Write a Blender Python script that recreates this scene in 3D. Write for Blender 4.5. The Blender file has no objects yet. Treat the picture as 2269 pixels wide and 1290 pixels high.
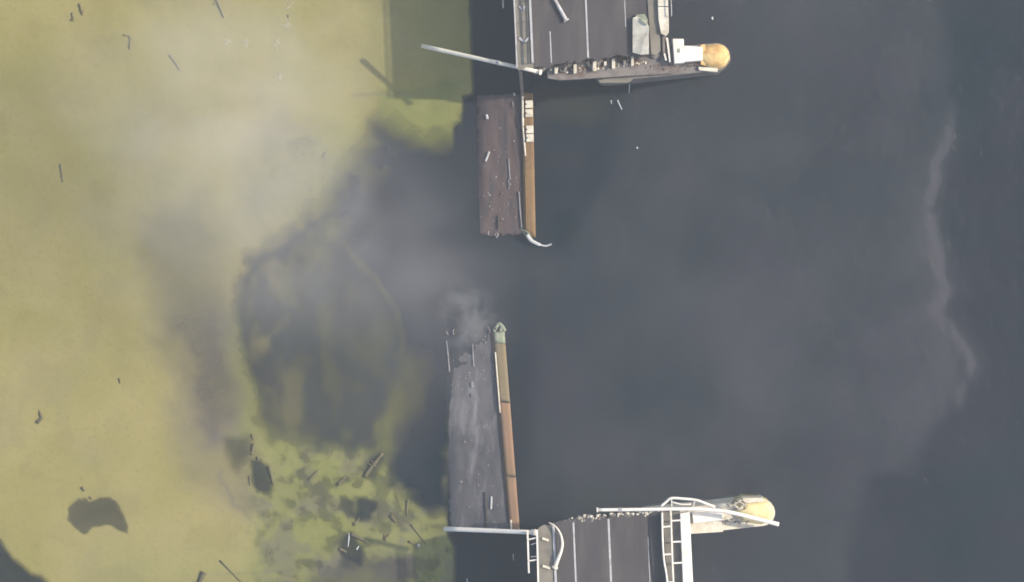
import bpy, bmesh, math, random
import numpy as np
from mathutils import Vector, Matrix

random.seed(7)
rng = np.random.default_rng(11)
sc = bpy.context.scene
COL = sc.collection

# ------------------------------------------------------------------ camera
HC = 350.0                    # flying height of the drone above the water
S = 100.0 / 2269.0            # metres per photo pixel at water level
CU, CV = 1134.5, 645.0
cam_d = bpy.data.cameras.new('camera')
cam = bpy.data.objects.new('camera', cam_d)
COL.objects.link(cam)
cam.location = (0, 0, HC)
cam.rotation_euler = (0, 0, 0)
cam_d.angle = 2 * math.atan(50.0 / HC)
cam_d.clip_start = 1.0
cam_d.clip_end = 6000.0
sc.camera = cam

# ------------------------------------------------------------------ sky, sun, exposure
SUN_EL = math.radians(39.5)
SUN_V = Vector((0.978, 0.18, 0.0)).normalized()      # horizontal direction towards the sun
world = bpy.data.worlds.new('World')
sc.world = world
world.use_nodes = True
wn = world.node_tree
for n in list(wn.nodes):
    wn.nodes.remove(n)
sky = wn.nodes.new('ShaderNodeTexSky')
sky.sky_type = 'NISHITA'
sky.sun_disc = False
sky.sun_elevation = SUN_EL
sky.sun_rotation = math.atan2(SUN_V.x, SUN_V.y)
sky.air_density = 1.0
sky.dust_density = 2.5
bg = wn.nodes.new('ShaderNodeBackground')
bg.inputs['Strength'].default_value = 0.15
wo = wn.nodes.new('ShaderNodeOutputWorld')
wn.links.new(sky.outputs[0], bg.inputs[0])
wn.links.new(bg.outputs[0], wo.inputs[0])

sun_d = bpy.data.lights.new('sun', 'SUN')
sun_d.energy = 3.6
sun_d.angle = math.radians(1.2)
sun_d.color = (1.0, 0.91, 0.76)
sun = bpy.data.objects.new('sun', sun_d)
COL.objects.link(sun)
sd = Vector((SUN_V.x * math.cos(SUN_EL), SUN_V.y * math.cos(SUN_EL), math.sin(SUN_EL)))
sun.rotation_euler = sd.to_track_quat('Z', 'Y').to_euler()
sun.location = sd * 200

sc.view_settings.view_transform = 'Standard'
sc.view_settings.look = 'None'
sc.view_settings.gamma = 1.0
sc.view_settings.use_curve_mapping = False
sc.view_settings.exposure = 0.52
sc.render.engine = 'CYCLES'
sc.cycles.use_denoising = True
sc.cycles.max_bounces = 4
sc.cycles.diffuse_bounces = 2
sc.cycles.glossy_bounces = 2
sc.cycles.use_adaptive_sampling = True
sc.cycles.adaptive_threshold = 0.02
sc.cycles.volume_bounces = 1
sc.cycles.volume_step_rate = 3.0
sc.cycles.volume_max_steps = 64
sc.cycles.transparent_max_bounces = 12
sc.cycles.pixel_filter_type = 'BLACKMAN_HARRIS'
sc.cycles.filter_width = 1.7


# ------------------------------------------------------------------ helpers
def P(u, v, z=0.0):
    """point of the place seen at photo pixel (u, v) at height z above the water"""
    k = S * (1.0 - z / HC)
    return Vector(((u - CU) * k, (CV - v) * k, z))


def tag(o, label=None, cat=None, group=None, kind=None):
    if label: o['label'] = label
    if cat: o['category'] = cat
    if group: o['group'] = group
    if kind: o['kind'] = kind
    return o


def empty(name, loc, label, cat, group=None):
    o = bpy.data.objects.new(name, None)
    o.empty_display_size = 0.5
    COL.objects.link(o)
    o.location = loc
    return tag(o, label, cat, group)


def link_mesh(name, bm, m, parent=None, smooth=False):
    """bmesh in world coordinates -> one object (origin moved to its parent's or its own centre)"""
    bm.normal_update()
    me = bpy.data.meshes.new(name)
    if parent is not None:
        off = world_loc(parent)
    else:
        if len(bm.verts):
            c = Vector((0, 0, 0)); zmin = 1e9
            for q in bm.verts:
                c += q.co; zmin = min(zmin, q.co.z)
            c /= len(bm.verts); c.z = zmin
        else:
            c = Vector((0, 0, 0))
        off = c
    bmesh.ops.translate(bm, verts=bm.verts, vec=-off)
    bm.to_mesh(me)
    bm.free()
    me.materials.append(m)
    if smooth:
        for p in me.polygons: p.use_smooth = True
    o = bpy.data.objects.new(name, me)
    COL.objects.link(o)
    if parent is not None:
        o.parent = parent
    else:
        o.location = off
    return o


def world_loc(o):
    l = Vector((0, 0, 0))
    while o is not None:
        l += o.location
        o = o.parent
    return l


def prism(bm, pts, z0, z1):
    """closed prism; pts = list of (x, y) ; z0/z1 numbers or functions of (x, y)"""
    f0 = z0 if callable(z0) else (lambda x, y: z0)
    f1 = z1 if callable(z1) else (lambda x, y: z1)
    b = [bm.verts.new((x, y, f0(x, y))) for x, y in pts]
    t = [bm.verts.new((x, y, f1(x, y))) for x, y in pts]
    n = len(pts)
    area = sum(pts[i][0] * pts[(i + 1) % n][1] - pts[(i + 1) % n][0] * pts[i][1] for i in range(n))
    fs = [bm.faces.new(t), bm.faces.new(list(reversed(b)))]
    for i in range(n):
        j = (i + 1) % n
        fs.append(bm.faces.new((b[i], b[j], t[j], t[i])))
    if area < 0:
        bmesh.ops.reverse_faces(bm, faces=fs)
    bmesh.ops.triangulate(bm, faces=[f for f in fs[:2]])
    return bm


def pxy(pts, z):
    return [tuple(P(u, v, z)[:2]) for u, v in pts]


def pprism(name, pts, z0, z1, m, parent=None, bevel=0.0):
    """prism whose outline is given in photo pixels at its top height"""
    bm = bmesh.new()
    prism(bm, pxy(pts, z1), z0, z1)
    if bevel:
        bmesh.ops.bevel(bm, geom=[e for e in bm.edges if e.calc_face_angle(0) > 0.6], offset=bevel,
                        segments=1, affect='EDGES')
    return link_mesh(name, bm, m, parent)


def obox(bm, p0, p1, w, h):
    """bar with a rectangular section from p0 to p1"""
    d = (p1 - p0)
    L = d.length
    d.normalize()
    up = Vector((0, 0, 1))
    if abs(d.z) > 0.95: up = Vector((1, 0, 0))
    s = d.cross(up).normalized()
    t = s.cross(d).normalized()
    vs = []
    for e in (p0, p1):
        for a, b in ((-1, -1), (1, -1), (1, 1), (-1, 1)):
            vs.append(bm.verts.new(e + s * (a * w / 2) + t * (b * h / 2)))
    q = vs
    for f in ((0, 3, 2, 1), (4, 5, 6, 7), (0, 1, 5, 4), (1, 2, 6, 5), (2, 3, 7, 6), (3, 0, 4, 7)):
        bm.faces.new([q[i] for i in f])
    bmesh.ops.recalc_face_normals(bm, faces=bm.faces)
    return bm


def tube(bm, pts, radii, seg=9, cap=True):
    n = len(pts)
    if not hasattr(radii, '__len__'): radii = [radii] * n
    rings = []
    prev = None
    for i in range(n):
        a = pts[max(i - 1, 0)]; b = pts[min(i + 1, n - 1)]
        d = (b - a).normalized()
        if prev is None:
            up = Vector((0, 0, 1)) if abs(d.z) < 0.9 else Vector((1, 0, 0))
            s = d.cross(up).normalized()
        else:
            s = (prev - d * prev.dot(d)).normalized()
        prev = s
        t = d.cross(s).normalized()
        rings.append([bm.verts.new(pts[i] + (s * math.cos(k * 2 * math.pi / seg) + t * math.sin(k * 2 * math.pi / seg)) * radii[i])
                      for k in range(seg)])
    for i in range(n - 1):
        for k in range(seg):
            k2 = (k + 1) % seg
            bm.faces.new((rings[i][k], rings[i][k2], rings[i + 1][k2], rings[i + 1][k]))
    if cap:
        bm.faces.new(list(reversed(rings[0])))
        bm.faces.new(rings[-1])
    bmesh.ops.recalc_face_normals(bm, faces=bm.faces)
    return bm


def smooth_path(ctrl, n=6):
    """Catmull-Rom through control points"""
    out = []
    c = [ctrl[0]] + list(ctrl) + [ctrl[-1]]
    for i in range(1, len(c) - 2):
        p0, p1, p2, p3 = c[i - 1], c[i], c[i + 1], c[i + 2]
        for k in range(n):
            t = k / n
            out.append(0.5 * ((2 * p1) + (p2 - p0) * t + (2 * p0 - 5 * p1 + 4 * p2 - p3) * t * t + (3 * p1 - p0 - 3 * p2 + p3) * t ** 3))
    out.append(c[-2])
    return out


# ------------------------------------------------------------------ materials
def newmat(name):
    m = bpy.data.materials.new(name)
    m.use_nodes = True
    nt = m.node_tree
    for n in list(nt.nodes): nt.nodes.remove(n)
    out = nt.nodes.new('ShaderNodeOutputMaterial')
    return m, nt, out


def noise(nt, coord, scale, detail=4, rough=0.55, dist=0.0):
    n = nt.nodes.new('ShaderNodeTexNoise')
    n.inputs['Scale'].default_value = scale
    n.inputs['Detail'].default_value = detail
    n.inputs['Roughness'].default_value = rough
    n.inputs['Distortion'].default_value = dist
    nt.links.new(coord, n.inputs['Vector'])
    return n.outputs['Fac']


def ramp(nt, fac, a, b):
    r = nt.nodes.new('ShaderNodeMapRange')
    r.interpolation_type = 'SMOOTHSTEP'
    r.inputs['From Min'].default_value = a
    r.inputs['From Max'].default_value = b
    nt.links.new(fac, r.inputs['Value'])
    return r.outputs['Result']


def mixc(nt, fac, a, b):
    n = nt.nodes.new('ShaderNodeMix')
    n.data_type = 'RGBA'
    if isinstance(fac, (int, float)): n.inputs[0].default_value = fac
    else: nt.links.new(fac, n.inputs[0])
    for k, x in ((6, a), (7, b)):
        if isinstance(x, tuple): n.inputs[k].default_value = (*x, 1)
        else: nt.links.new(x, n.inputs[k])
    return n.outputs[2]


def math_n(nt, op, a, b=None):
    n = nt.nodes.new('ShaderNodeMath')
    n.operation = op
    for k, x in ((0, a), (1, b)):
        if x is None: continue
        if isinstance(x, (int, float)): n.inputs[k].default_value = x
        else: nt.links.new(x, n.inputs[k])
    return n.outputs[0]


def worldpos(nt):
    return nt.nodes.new('ShaderNodeNewGeometry').outputs['Position']


def solid(name, c1, c2, stain_shade=None, scale=1.2, fine=14.0, rough=0.85, bump=0.3, stain_amt=0.6, stain_scale=0.45, metal=0.0, stretch=None):
    """weathered surface: two tones, blotches of a stain colour, grain and relief"""
    m, nt, out = newmat(name)
    pos = worldpos(nt)
    if stretch:
        mp = nt.nodes.new('ShaderNodeMapping')
        mp.inputs['Scale'].default_value = stretch
        nt.links.new(pos, mp.inputs['Vector'])
        pos = mp.outputs[0]
    c = mixc(nt, ramp(nt, noise(nt, pos, scale, 5), 0.3, 0.7), c1, c2)
    if stain_shade:
        f = math_n(nt, 'MULTIPLY', ramp(nt, noise(nt, pos, stain_scale, 6, 0.65, 0.4), 0.48, 0.68), stain_amt)
        c = mixc(nt, f, c, stain_shade)
    g = noise(nt, pos, fine, 3)
    c = mixc(nt, math_n(nt, 'MULTIPLY', ramp(nt, g, 0.35, 0.75), 0.35), c, tuple(x * 0.6 for x in c1))
    bs = nt.nodes.new('ShaderNodeBsdfPrincipled')
    nt.links.new(c, bs.inputs['Base Color'])
    bs.inputs['Roughness'].default_value = rough
    bs.inputs['Metallic'].default_value = metal
    b = nt.nodes.new('ShaderNodeBump')
    b.inputs['Strength'].default_value = bump
    b.inputs['Distance'].default_value = 0.05
    nt.links.new(g, b.inputs['Height'])
    nt.links.new(b.outputs[0], bs.inputs['Normal'])
    nt.links.new(bs.outputs[0], out.inputs[0])
    return m


M_ASPHALT = solid('asphalt', (0.060, 0.052, 0.054), (0.078, 0.067, 0.067), (0.105, 0.092, 0.080), 0.8, 18, 0.9, 0.25, 0.8, 0.4, stretch=(1.3, 0.22, 1))
M_WETROAD = solid('wet_asphalt', (0.080, 0.055, 0.053), (0.118, 0.080, 0.070), (0.048, 0.050, 0.056), 0.9, 9, 0.7, 0.15, 0.85, 0.55, stretch=(2.2, 0.32, 1))
M_DUSTROAD = solid('dusty_asphalt', (0.066, 0.064, 0.072), (0.09, 0.086, 0.092), (0.20, 0.192, 0.195), 0.6, 9, 0.75, 0.15, 0.8, 0.42, stretch=(1.7, 0.5, 1))
M_WALK = solid('sidewalk_concrete', (0.19, 0.17, 0.135), (0.26, 0.23, 0.185), (0.12, 0.11, 0.10), 0.9, 12, 0.9, 0.3, 0.7, 0.5)
M_OCHRE = solid('ochre_sidewalk', (0.19, 0.11, 0.048), (0.24, 0.15, 0.065), (0.13, 0.075, 0.045), 0.45, 10, 0.9, 0.3, 0.6, 0.35)
M_BROWN = solid('brown_sidewalk', (0.245, 0.145, 0.09), (0.29, 0.18, 0.105), (0.20, 0.155, 0.08), 0.35, 10, 0.9, 0.3, 0.6, 0.2)
M_TAN = solid('tan_sidewalk', (0.19, 0.15, 0.085), (0.24, 0.18, 0.10), (0.16, 0.16, 0.10), 0.3, 10, 0.9, 0.3, 0.6, 0.3)
M_RUST = solid('rusty_steel', (0.10, 0.055, 0.04), (0.16, 0.09, 0.06), (0.06, 0.04, 0.035), 2.0, 20, 0.85, 0.3)
M_CONC = solid('grey_concrete', (0.17, 0.150, 0.138), (0.25, 0.222, 0.20), (0.12, 0.075, 0.055), 1.3, 9, 0.9, 0.5, 0.8, 0.7)
M_PALE = solid('pale_concrete', (0.64, 0.58, 0.46), (0.78, 0.73, 0.60), (0.36, 0.28, 0.18), 1.1, 9, 0.85, 0.25, 0.6, 0.5)
M_WHITE = solid('white_paint', (0.82, 0.76, 0.68), (0.87, 0.82, 0.74), (0.62, 0.54, 0.43), 1.2, 14, 0.7, 0.15, 0.5, 0.6)
M_YELLOW = solid('yellow_lichen_concrete', (0.58, 0.33, 0.12), (0.76, 0.54, 0.22), (0.76, 0.68, 0.36), 1.3, 7, 0.85, 0.8, 0.85, 0.8)
M_POLE = solid('galvanised_pole', (0.80, 0.73, 0.60), (0.86, 0.80, 0.67), (0.55, 0.48, 0.38), 0.5, 18, 0.6, 0.05, 0.5, 0.3)
M_RAIL = solid('grey_rail', (0.40, 0.39, 0.40), (0.55, 0.53, 0.52), (0.28, 0.24, 0.21), 1.5, 18, 0.6, 0.1)
M_LINE = solid('road_paint', (0.42, 0.41, 0.41), (0.58, 0.56, 0.55), (0.25, 0.24, 0.24), 1.4, 16, 0.8, 0.1, 0.6, 0.8)
M_FADED = solid('worn_road_paint', (0.21, 0.20, 0.205), (0.30, 0.29, 0.29), (0.12, 0.115, 0.12), 2.0, 16, 0.8, 0.1, 0.8, 1.2)
M_DARK = solid('dark_steel', (0.035, 0.033, 0.033), (0.06, 0.055, 0.05), None, 2.0, 20, 0.8, 0.2)
M_WOOD = solid('wet_wood', (0.10, 0.088, 0.05), (0.14, 0.122, 0.068), (0.07, 0.062, 0.045), 2.5, 25, 0.85, 0.5)
M_SOGGY = solid('soggy_wood', (0.17, 0.145, 0.085), (0.20, 0.175, 0.10), (0.13, 0.115, 0.07), 2.5, 25, 0.9, 0.3)
M_GREENCONC = solid('greenish_slab_shade', (0.22, 0.25, 0.17), (0.30, 0.32, 0.24), (0.45, 0.45, 0.38), 1.5, 12, 0.9, 0.4)
M_FOAM = solid('white_scrap', (0.42, 0.43, 0.43), (0.55, 0.55, 0.55), None, 2.0, 12, 0.9, 0.2)


# ------------------------------------------------------------------ water and floating weed: fields over the river
def vnoise(x, y, seed):
    r = np.random.default_rng(seed)
    g = r.random((256, 256))
    xi = np.floor(x).astype(int); yi = np.floor(y).astype(int)
    fx = x - xi; fy = y - yi
    fx = fx * fx * (3 - 2 * fx); fy = fy * fy * (3 - 2 * fy)
    a = g[yi % 256, xi % 256]; b = g[yi % 256, (xi + 1) % 256]
    c = g[(yi + 1) % 256, xi % 256]; d = g[(yi + 1) % 256, (xi + 1) % 256]
    return (a * (1 - fx) + b * fx) * (1 - fy) + (c * (1 - fx) + d * fx) * fy


def fbm(x, y, seed, octv=5, gain=0.5):
    s = np.zeros_like(x); amp = 1.0; tot = 0
    for k in range(octv):
        s += amp * vnoise(x * 2 ** k + 31.7 * k, y * 2 ** k + 17.3 * k, seed + k)
        tot += amp; amp *= gain
    return s / tot


def sstep(a, b, x):
    t = np.clip((x - a) / (b - a), 0, 1)
    return t * t * (3 - 2 * t)


def sdist(U, V, poly):
    """signed distance (negative inside), photo-pixel units at water level"""
    n = len(poly)
    d2 = np.full(U.shape, 1e18)
    inside = np.zeros(U.shape, bool)
    for i in range(n):
        x0, y0 = poly[i]; x1, y1 = poly[(i + 1) % n]
        ex, ey = x1 - x0, y1 - y0
        t = np.clip(((U - x0) * ex + (V - y0) * ey) / (ex * ex + ey * ey + 1e-9), 0, 1)
        d2 = np.minimum(d2, (U - x0 - t * ex) ** 2 + (V - y0 - t * ey) ** 2)
        c = ((y0 > V) != (y1 > V)) & (U < (x1 - x0) * (V - y0) / (y1 - y0 + 1e-9) + x0)
        inside ^= c
    d = np.sqrt(d2)
    return np.where(inside, -d, d)


def linedist(U, V, pts):
    d2 = np.full(U.shape, 1e18)
    for i in range(len(pts) - 1):
        x0, y0 = pts[i]; x1, y1 = pts[i + 1]
        ex, ey = x1 - x0, y1 - y0
        t = np.clip(((U - x0) * ex + (V - y0) * ey) / (ex * ex + ey * ey + 1e-9), 0, 1)
        d2 = np.minimum(d2, (U - x0 - t * ex) ** 2 + (V - y0 - t * ey) ** 2)
    return np.sqrt(d2)


def axis(lo, a, b, hi, step, grow=1.25):
    core = list(np.arange(a, b + step * 0.5, step))
    left = []; s = step; x = a
    while x > lo:
        s *= grow; x -= s; left.append(x)
    right = []; s = step; x = core[-1]
    while x < hi:
        s *= grow; x += s; right.append(x)
    return np.array(list(reversed(left)) + core + right)


def grid_object(name, us, vs, zfield, attrs, m, keep=None):
    U, V = np.meshgrid(us, vs)
    nv, nu = U.shape
    co = np.empty((nv * nu, 3), np.float32)
    co[:, 0] = ((U - CU) * S).ravel(); co[:, 1] = ((CV - V) * S).ravel(); co[:, 2] = zfield.ravel()
    idx = np.arange(nv * nu).reshape(nv, nu)
    q = np.stack([idx[:-1, :-1], idx[1:, :-1], idx[1:, 1:], idx[:-1, 1:]], -1).reshape(-1, 4)
    if keep is not None:
        kf = keep.ravel()
        q = q[kf[q].any(1)]
        used = np.unique(q)
        remap = np.zeros(nv * nu, np.int64); remap[used] = np.arange(len(used))
        q = remap[q]; co = co[used]
        attrs = {k: a.ravel()[used] for k, a in attrs.items()}
    me = bpy.data.meshes.new(name)
    me.vertices.add(len(co)); me.vertices.foreach_set('co', co.ravel())
    me.loops.add(q.size); me.loops.foreach_set('vertex_index', q.ravel().astype(np.int32))
    me.polygons.add(len(q)); me.polygons.foreach_set('loop_start', (np.arange(len(q)) * 4).astype(np.int32))
    me.update()
    for k, a in attrs.items():
        at = me.attributes.new(k, 'FLOAT', 'POINT')
        at.data.foreach_set('value', np.ascontiguousarray(a, np.float32).ravel())
    me.validate()
    me.materials.append(m)
    o = bpy.data.objects.new(name, me)
    COL.objects.link(o)
    return o


def attr(nt, name):
    n = nt.nodes.new('ShaderNodeAttribute')
    n.attribute_name = name
    return n.outputs['Fac']


# --- water
def water_material():
    m, nt, out = newmat('river_water')
    pos = worldpos(nt)
    big = ramp(nt, noise(nt, pos, 0.07, 5, 0.6, 0.8), 0.36, 0.64)
    c = mixc(nt, big, (0.006, 0.017, 0.024), (0.018, 0.020, 0.030))
    c = mixc(nt, attr(nt, 'silt_haze'), c, (0.142, 0.132, 0.143))
    bs = nt.nodes.new('ShaderNodeBsdfPrincipled')
    nt.links.new(c, bs.inputs['Base Color'])
    bs.inputs['Roughness'].default_value = 0.18
    bs.inputs['IOR'].default_value = 1.33
    b = nt.nodes.new('ShaderNodeBump')
    b.inputs['Strength'].default_value = 0.6
    b.inputs['Distance'].default_value = 0.16
    nt.links.new(noise(nt, pos, 1.1, 6, 0.68, 0.5), b.inputs['Height'])
    nt.links.new(b.outputs[0], bs.inputs['Normal'])
    tr = nt.nodes.new('ShaderNodeBsdfTransparent')
    tr.inputs[0].default_value = (0.75, 0.82, 0.85, 1)
    mx = nt.nodes.new('ShaderNodeMixShader')
    mx.inputs[0].default_value = 0.68
    nt.links.new(tr.outputs[0], mx.inputs[1])
    nt.links.new(bs.outputs[0], mx.inputs[2])
    nt.links.new(mx.outputs[0], out.inputs[0])
    return m


us = axis(-22000, -300, 2560, 24000, 5.0)
vs = axis(-22000, -250, 1540, 24000, 7.0)
U, V = np.meshgrid(us, vs)
WU = U + (fbm(U / 140, V / 140, 5) - 0.5) * 60
WV = V + (fbm(U / 140, V / 140, 25) - 0.5) * 60
streak = [(2125, -300), (2118, 120), (2108, 300), (2078, 360), (2062, 430), (2068, 520), (2088, 600), (2096, 650), (2076, 690), (2106, 730), (2146, 790), (2138, 850), (2125, 900)]
sd_ = linedist(U + (fbm(U / 40, V / 40, 3) - 0.5) * 26, V, streak)
sd2_ = linedist(U + (fbm(U / 24, V / 60, 13) - 0.5) * 44 + 8, V, streak)
core_line = (0.62 * np.exp(-(sd_ / 9.0) ** 2) + 0.34 * np.exp(-(sd2_ / 7.0) ** 2) + 0.22 * np.exp(-(sd_ / 34.0) ** 2)) * sstep(0.10, 0.52, fbm(U / 30, V / 55, 17)) * sstep(950, 780, V) * sstep(200, 330, V) * (0.45 + 0.8 * fbm(U / 60, V / 90, 8))
plume = [(1500, -400), (2110, -300), (2105, 300), (2060, 430), (2090, 620), (2080, 690), (2140, 790), (2130, 890), (2085, 960), (2040, 1045), (1930, 1060), (1905, 1150), (1900, 1330), (1880, 1700), (1150, 1700), (1180, 600), (1330, 420), (1420, 60)]
big0 = (fbm(U / 110, V / 110, 47) - 0.5) * 70
pl = sstep(28, -40, sdist(WU, WV, plume))
mott = fbm(U / 260, V / 260, 41)
silt_haze = np.clip(0.30 * pl * (0.15 + 1.1 * fbm(U / 170 + big0 / 60, V / 170, 43)) + 1.0 * core_line + 0.16 * (mott - 0.35), 0, 1)
murk_haze = sstep(120, -120, sdist(WU, WV, [(540, 420), (760, 260), (1020, 280), (1060, 520), (1200, 600), (1100, 740), (900, 1000), (600, 980), (500, 700)]))  # cloudy water; its lighter tone also paints in the smoke's brightening
silt_haze = np.clip(silt_haze + 0.10 * (fbm(U / 75, V / 130, 71) - 0.5) + 0.30 * murk_haze * (0.6 + 0.7 * fbm(U / 120, V / 120, 61)), 0, 0.6)
water = grid_object('river_water', us, vs, np.zeros_like(U), {'silt_haze': silt_haze}, water_material())
tag(water, kind='structure')
bed_m = solid('river_bed', (0.030, 0.036, 0.036), (0.045, 0.05, 0.046), None, 0.1, 1.0, 0.95, 0.1)
bmx = bmesh.new()
for a in ((-1150, -1150), (1150, -1150), (1150, 1150), (-1150, 1150)):
    bmx.verts.new((a[0], a[1], -3.2))
bmx.faces.new(bmx.verts)
bed = link_mesh('river_bed', bmx, bed_m)
tag(bed, kind='structure')


# --- floating weed
def weed_material():
    m, nt, out = newmat('floating_weed')
    pos = worldpos(nt)
    n1 = ramp(nt, noise(nt, pos, 0.10, 5, 0.6, 0.3), 0.3, 0.72)
    yel = mixc(nt, n1, (0.255, 0.224, 0.074), (0.298, 0.254, 0.106))
    grn = mixc(nt, n1, (0.180, 0.186, 0.055), (0.232, 0.230, 0.082))
    c = mixc(nt, attr(nt, 'green'), yel, grn)
    c = mixc(nt, attr(nt, 'stain_shade'), c, (0.118, 0.103, 0.100))  # dulls the mat: blotches, plus shadows painted into its colour
    fine = noise(nt, pos, 2.2, 5, 0.7)
    c = mixc(nt, math_n(nt, 'MULTIPLY', ramp(nt, fine, 0.5, 0.75), 0.45), c, (0.15, 0.15, 0.065))
    bs = nt.nodes.new('ShaderNodeBsdfPrincipled')
    nt.links.new(c, bs.inputs['Base Color'])
    bs.inputs['Roughness'].default_value = 0.9
    bs.inputs['Specular IOR Level'].default_value = 0.2
    b = nt.nodes.new('ShaderNodeBump')
    b.inputs['Strength'].default_value = 0.25
    b.inputs['Distance'].default_value = 0.05
    nt.links.new(noise(nt, pos, 3.0, 5, 0.65), b.inputs['Height'])
    nt.links.new(b.outputs[0], bs.inputs['Normal'])
    tr = nt.nodes.new('ShaderNodeBsdfTransparent')
    # coverage broken up by small gaps between the plants where the mat thins out
    gaps = math_n(nt, 'MULTIPLY', math_n(nt, 'SUBTRACT', noise(nt, pos, 1.1, 6, 0.7), 0.5), 0.45)
    cov = attr(nt, 'cover')
    edge = math_n(nt, 'MULTIPLY', math_n(nt, 'MULTIPLY', cov, math_n(nt, 'SUBTRACT', 1.0, cov)), 4.0)
    cc = math_n(nt, 'ADD', cov, math_n(nt, 'MULTIPLY', gaps, edge))
    cl = nt.nodes.new('ShaderNodeClamp')
    nt.links.new(cc, cl.inputs[0])
    mx = nt.nodes.new('ShaderNodeMixShader')
    nt.links.new(cl.outputs[0], mx.inputs[0])
    nt.links.new(tr.outputs[0], mx.inputs[1])
    nt.links.new(bs.outputs[0], mx.inputs[2])
    nt.links.new(mx.outputs[0], out.inputs[0])
    return m


us = axis(-22000, -140, 1380, 1390, 3.6)
vs = axis(-22000, -120, 1410, 24000, 3.6)
U, V = np.meshgrid(us, vs)
fine_u = (fbm(U / 26, V / 26, 101, 4) - 0.5) * 22
fine_v = (fbm(U / 26, V / 26, 131, 4) - 0.5) * 22
big_u = (fbm(U / 110, V / 110, 151, 4) - 0.5) * 70
big_v = (fbm(U / 110, V / 110, 171, 4) - 0.5) * 70
BU, BV = U + big_u + fine_u, V + big_v + fine_v          # ragged, broad
FU, FV = U + fine_u * 0.6, V + fine_v * 0.6              # slightly ragged

base = [(-30000, -30000), (1038, -30000), (1040, 0), (1046, 207), (1026, 214), (1024, 262), (1005, 282), (1000, 700), (995, 960),
        (992, 1110), (990, 1185), (1006, 1216), (1006, 1290), (1012, 1500), (1012, 30000), (-30000, 30000)]
cover = sstep(5, -6, sdist(U + fine_u * 0.25, V + fine_v * 0.25, base))


def carve(poly, soft, amt, field='B'):
    global cover
    a, b = {'B': (BU, BV), 'F': (FU, FV), 'S': (U, V), 'M': (U + big_u * 0.45 + fine_u * 1.6, V + big_v * 0.45 + fine_v * 1.6)}[field]
    cover = cover * (1 - amt * sstep(soft, -soft, sdist(a, b, poly)))


def grow(poly, soft, amt, field='F'):
    global cover
    a, b = {'B': (BU, BV), 'F': (FU, FV), 'S': (U, V), 'M': (U + big_u * 0.45 + fine_u * 1.6, V + big_v * 0.45 + fine_v * 1.6)}[field]
    cover = np.maximum(cover, amt * sstep(soft, -soft, sdist(a, b, poly)))


# large open water around the gap in the bridge
carve([(1150, 290), (985, 287), (930, 294), (885, 275), (850, 262), (812, 268), (800, 320), (775, 352), (735, 372), (700, 430),
       (672, 470), (648, 520), (600, 560), (560, 640), (600, 760), (900, 790), (1150, 800)], 44, 1.0)
# grey thinned mat towards the upper left of it
carve([(560, 280), (640, 250), (720, 300), (740, 380), (690, 470), (640, 560), (540, 560), (530, 430)], 50, 0.30)
carve([(655, 322), (700, 312), (722, 330), (705, 358), (668, 360)], 14, 0.35)
# big round clearing
carve([(540, 570), (600, 520), (700, 500), (770, 560), (830, 620), (884, 690), (892, 750), (884, 820), (862, 885), (845, 930), (845, 985),
       (790, 1000), (720, 992), (650, 975), (600, 968), (566, 930), (552, 860), (543, 790), (528, 715), (524, 640)], 24, 0.93, 'M')
# greenish shallows at the lower rim
grow([(570, 950), (640, 930), (700, 960), (690, 1010), (600, 1000)], 26, 0.42, 'B')
# bluish clear water left of the sunken lower span
carve([(905, 700), (1020, 700), (1000, 1112), (958, 1122), (905, 1092), (880, 1040), (896, 960), (925, 880), (940, 790)], 24, 1.0)
carve([(850, 780), (960, 740), (965, 1010), (900, 1040), (850, 1000)], 60, 0.8)
# threads and thin films of weed left inside the clearing
film = 0.8 * sstep(0.50, 0.72, fbm(U / 60 + big_u / 50, V / 90, 601, 5)) * sstep(800, 560, U) * sstep(420, 520, V) * sstep(1010, 900, V) * sstep(520, 560, U)
film2 = sstep(960, 880, U) * sstep(0.48, 0.7, fbm(U / 50, V / 50 + big_v / 40, 641, 5)) * sstep(860, 700, U) * sstep(520, 660, U) * sstep(250, 330, V) * sstep(640, 480, V)
film3 = (0.06 + 0.30 * sstep(0.42, 0.68, fbm(U / 45 + big_u / 40, V / 70, 671, 5)) * (0.35 + 0.65 * sstep(760, 560, U) + 0.5 * sstep(880, 980, V)))
film3 = film3 * sstep(30, -30, sdist(U + fine_u, V + fine_v, [(545, 600), (700, 520), (830, 640), (885, 740), (860, 890), (840, 990), (620, 975), (555, 900)]))
cover = np.maximum(np.maximum(cover, film3), np.maximum(0.30 * film, 0.38 * film2))
# pale rim of the clearing
rim = [(745, 520), (790, 575), (835, 625), (880, 690), (893, 745), (890, 800), (876, 850), (858, 895)]
cover = np.maximum(cover, 0.20 * np.exp(-(linedist(FU, FV, rim) / 6.0) ** 2) * (0.5 + fbm(U / 40, V / 40, 655)))
# long dull streak in the yellow mat: the smoke's shadow, painted in
smoke_shade = [(345, 480), (430, 440), (492, 510), (500, 620), (508, 730), (512, 850), (506, 925), (470, 955), (425, 890), (392, 790), (366, 660), (340, 570)]
carve(smoke_shade, 44, 0.15)
carve([(390, 700), (440, 690), (505, 740), (510, 860), (498, 935), (465, 940), (430, 850)], 40, 0.22)
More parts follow.
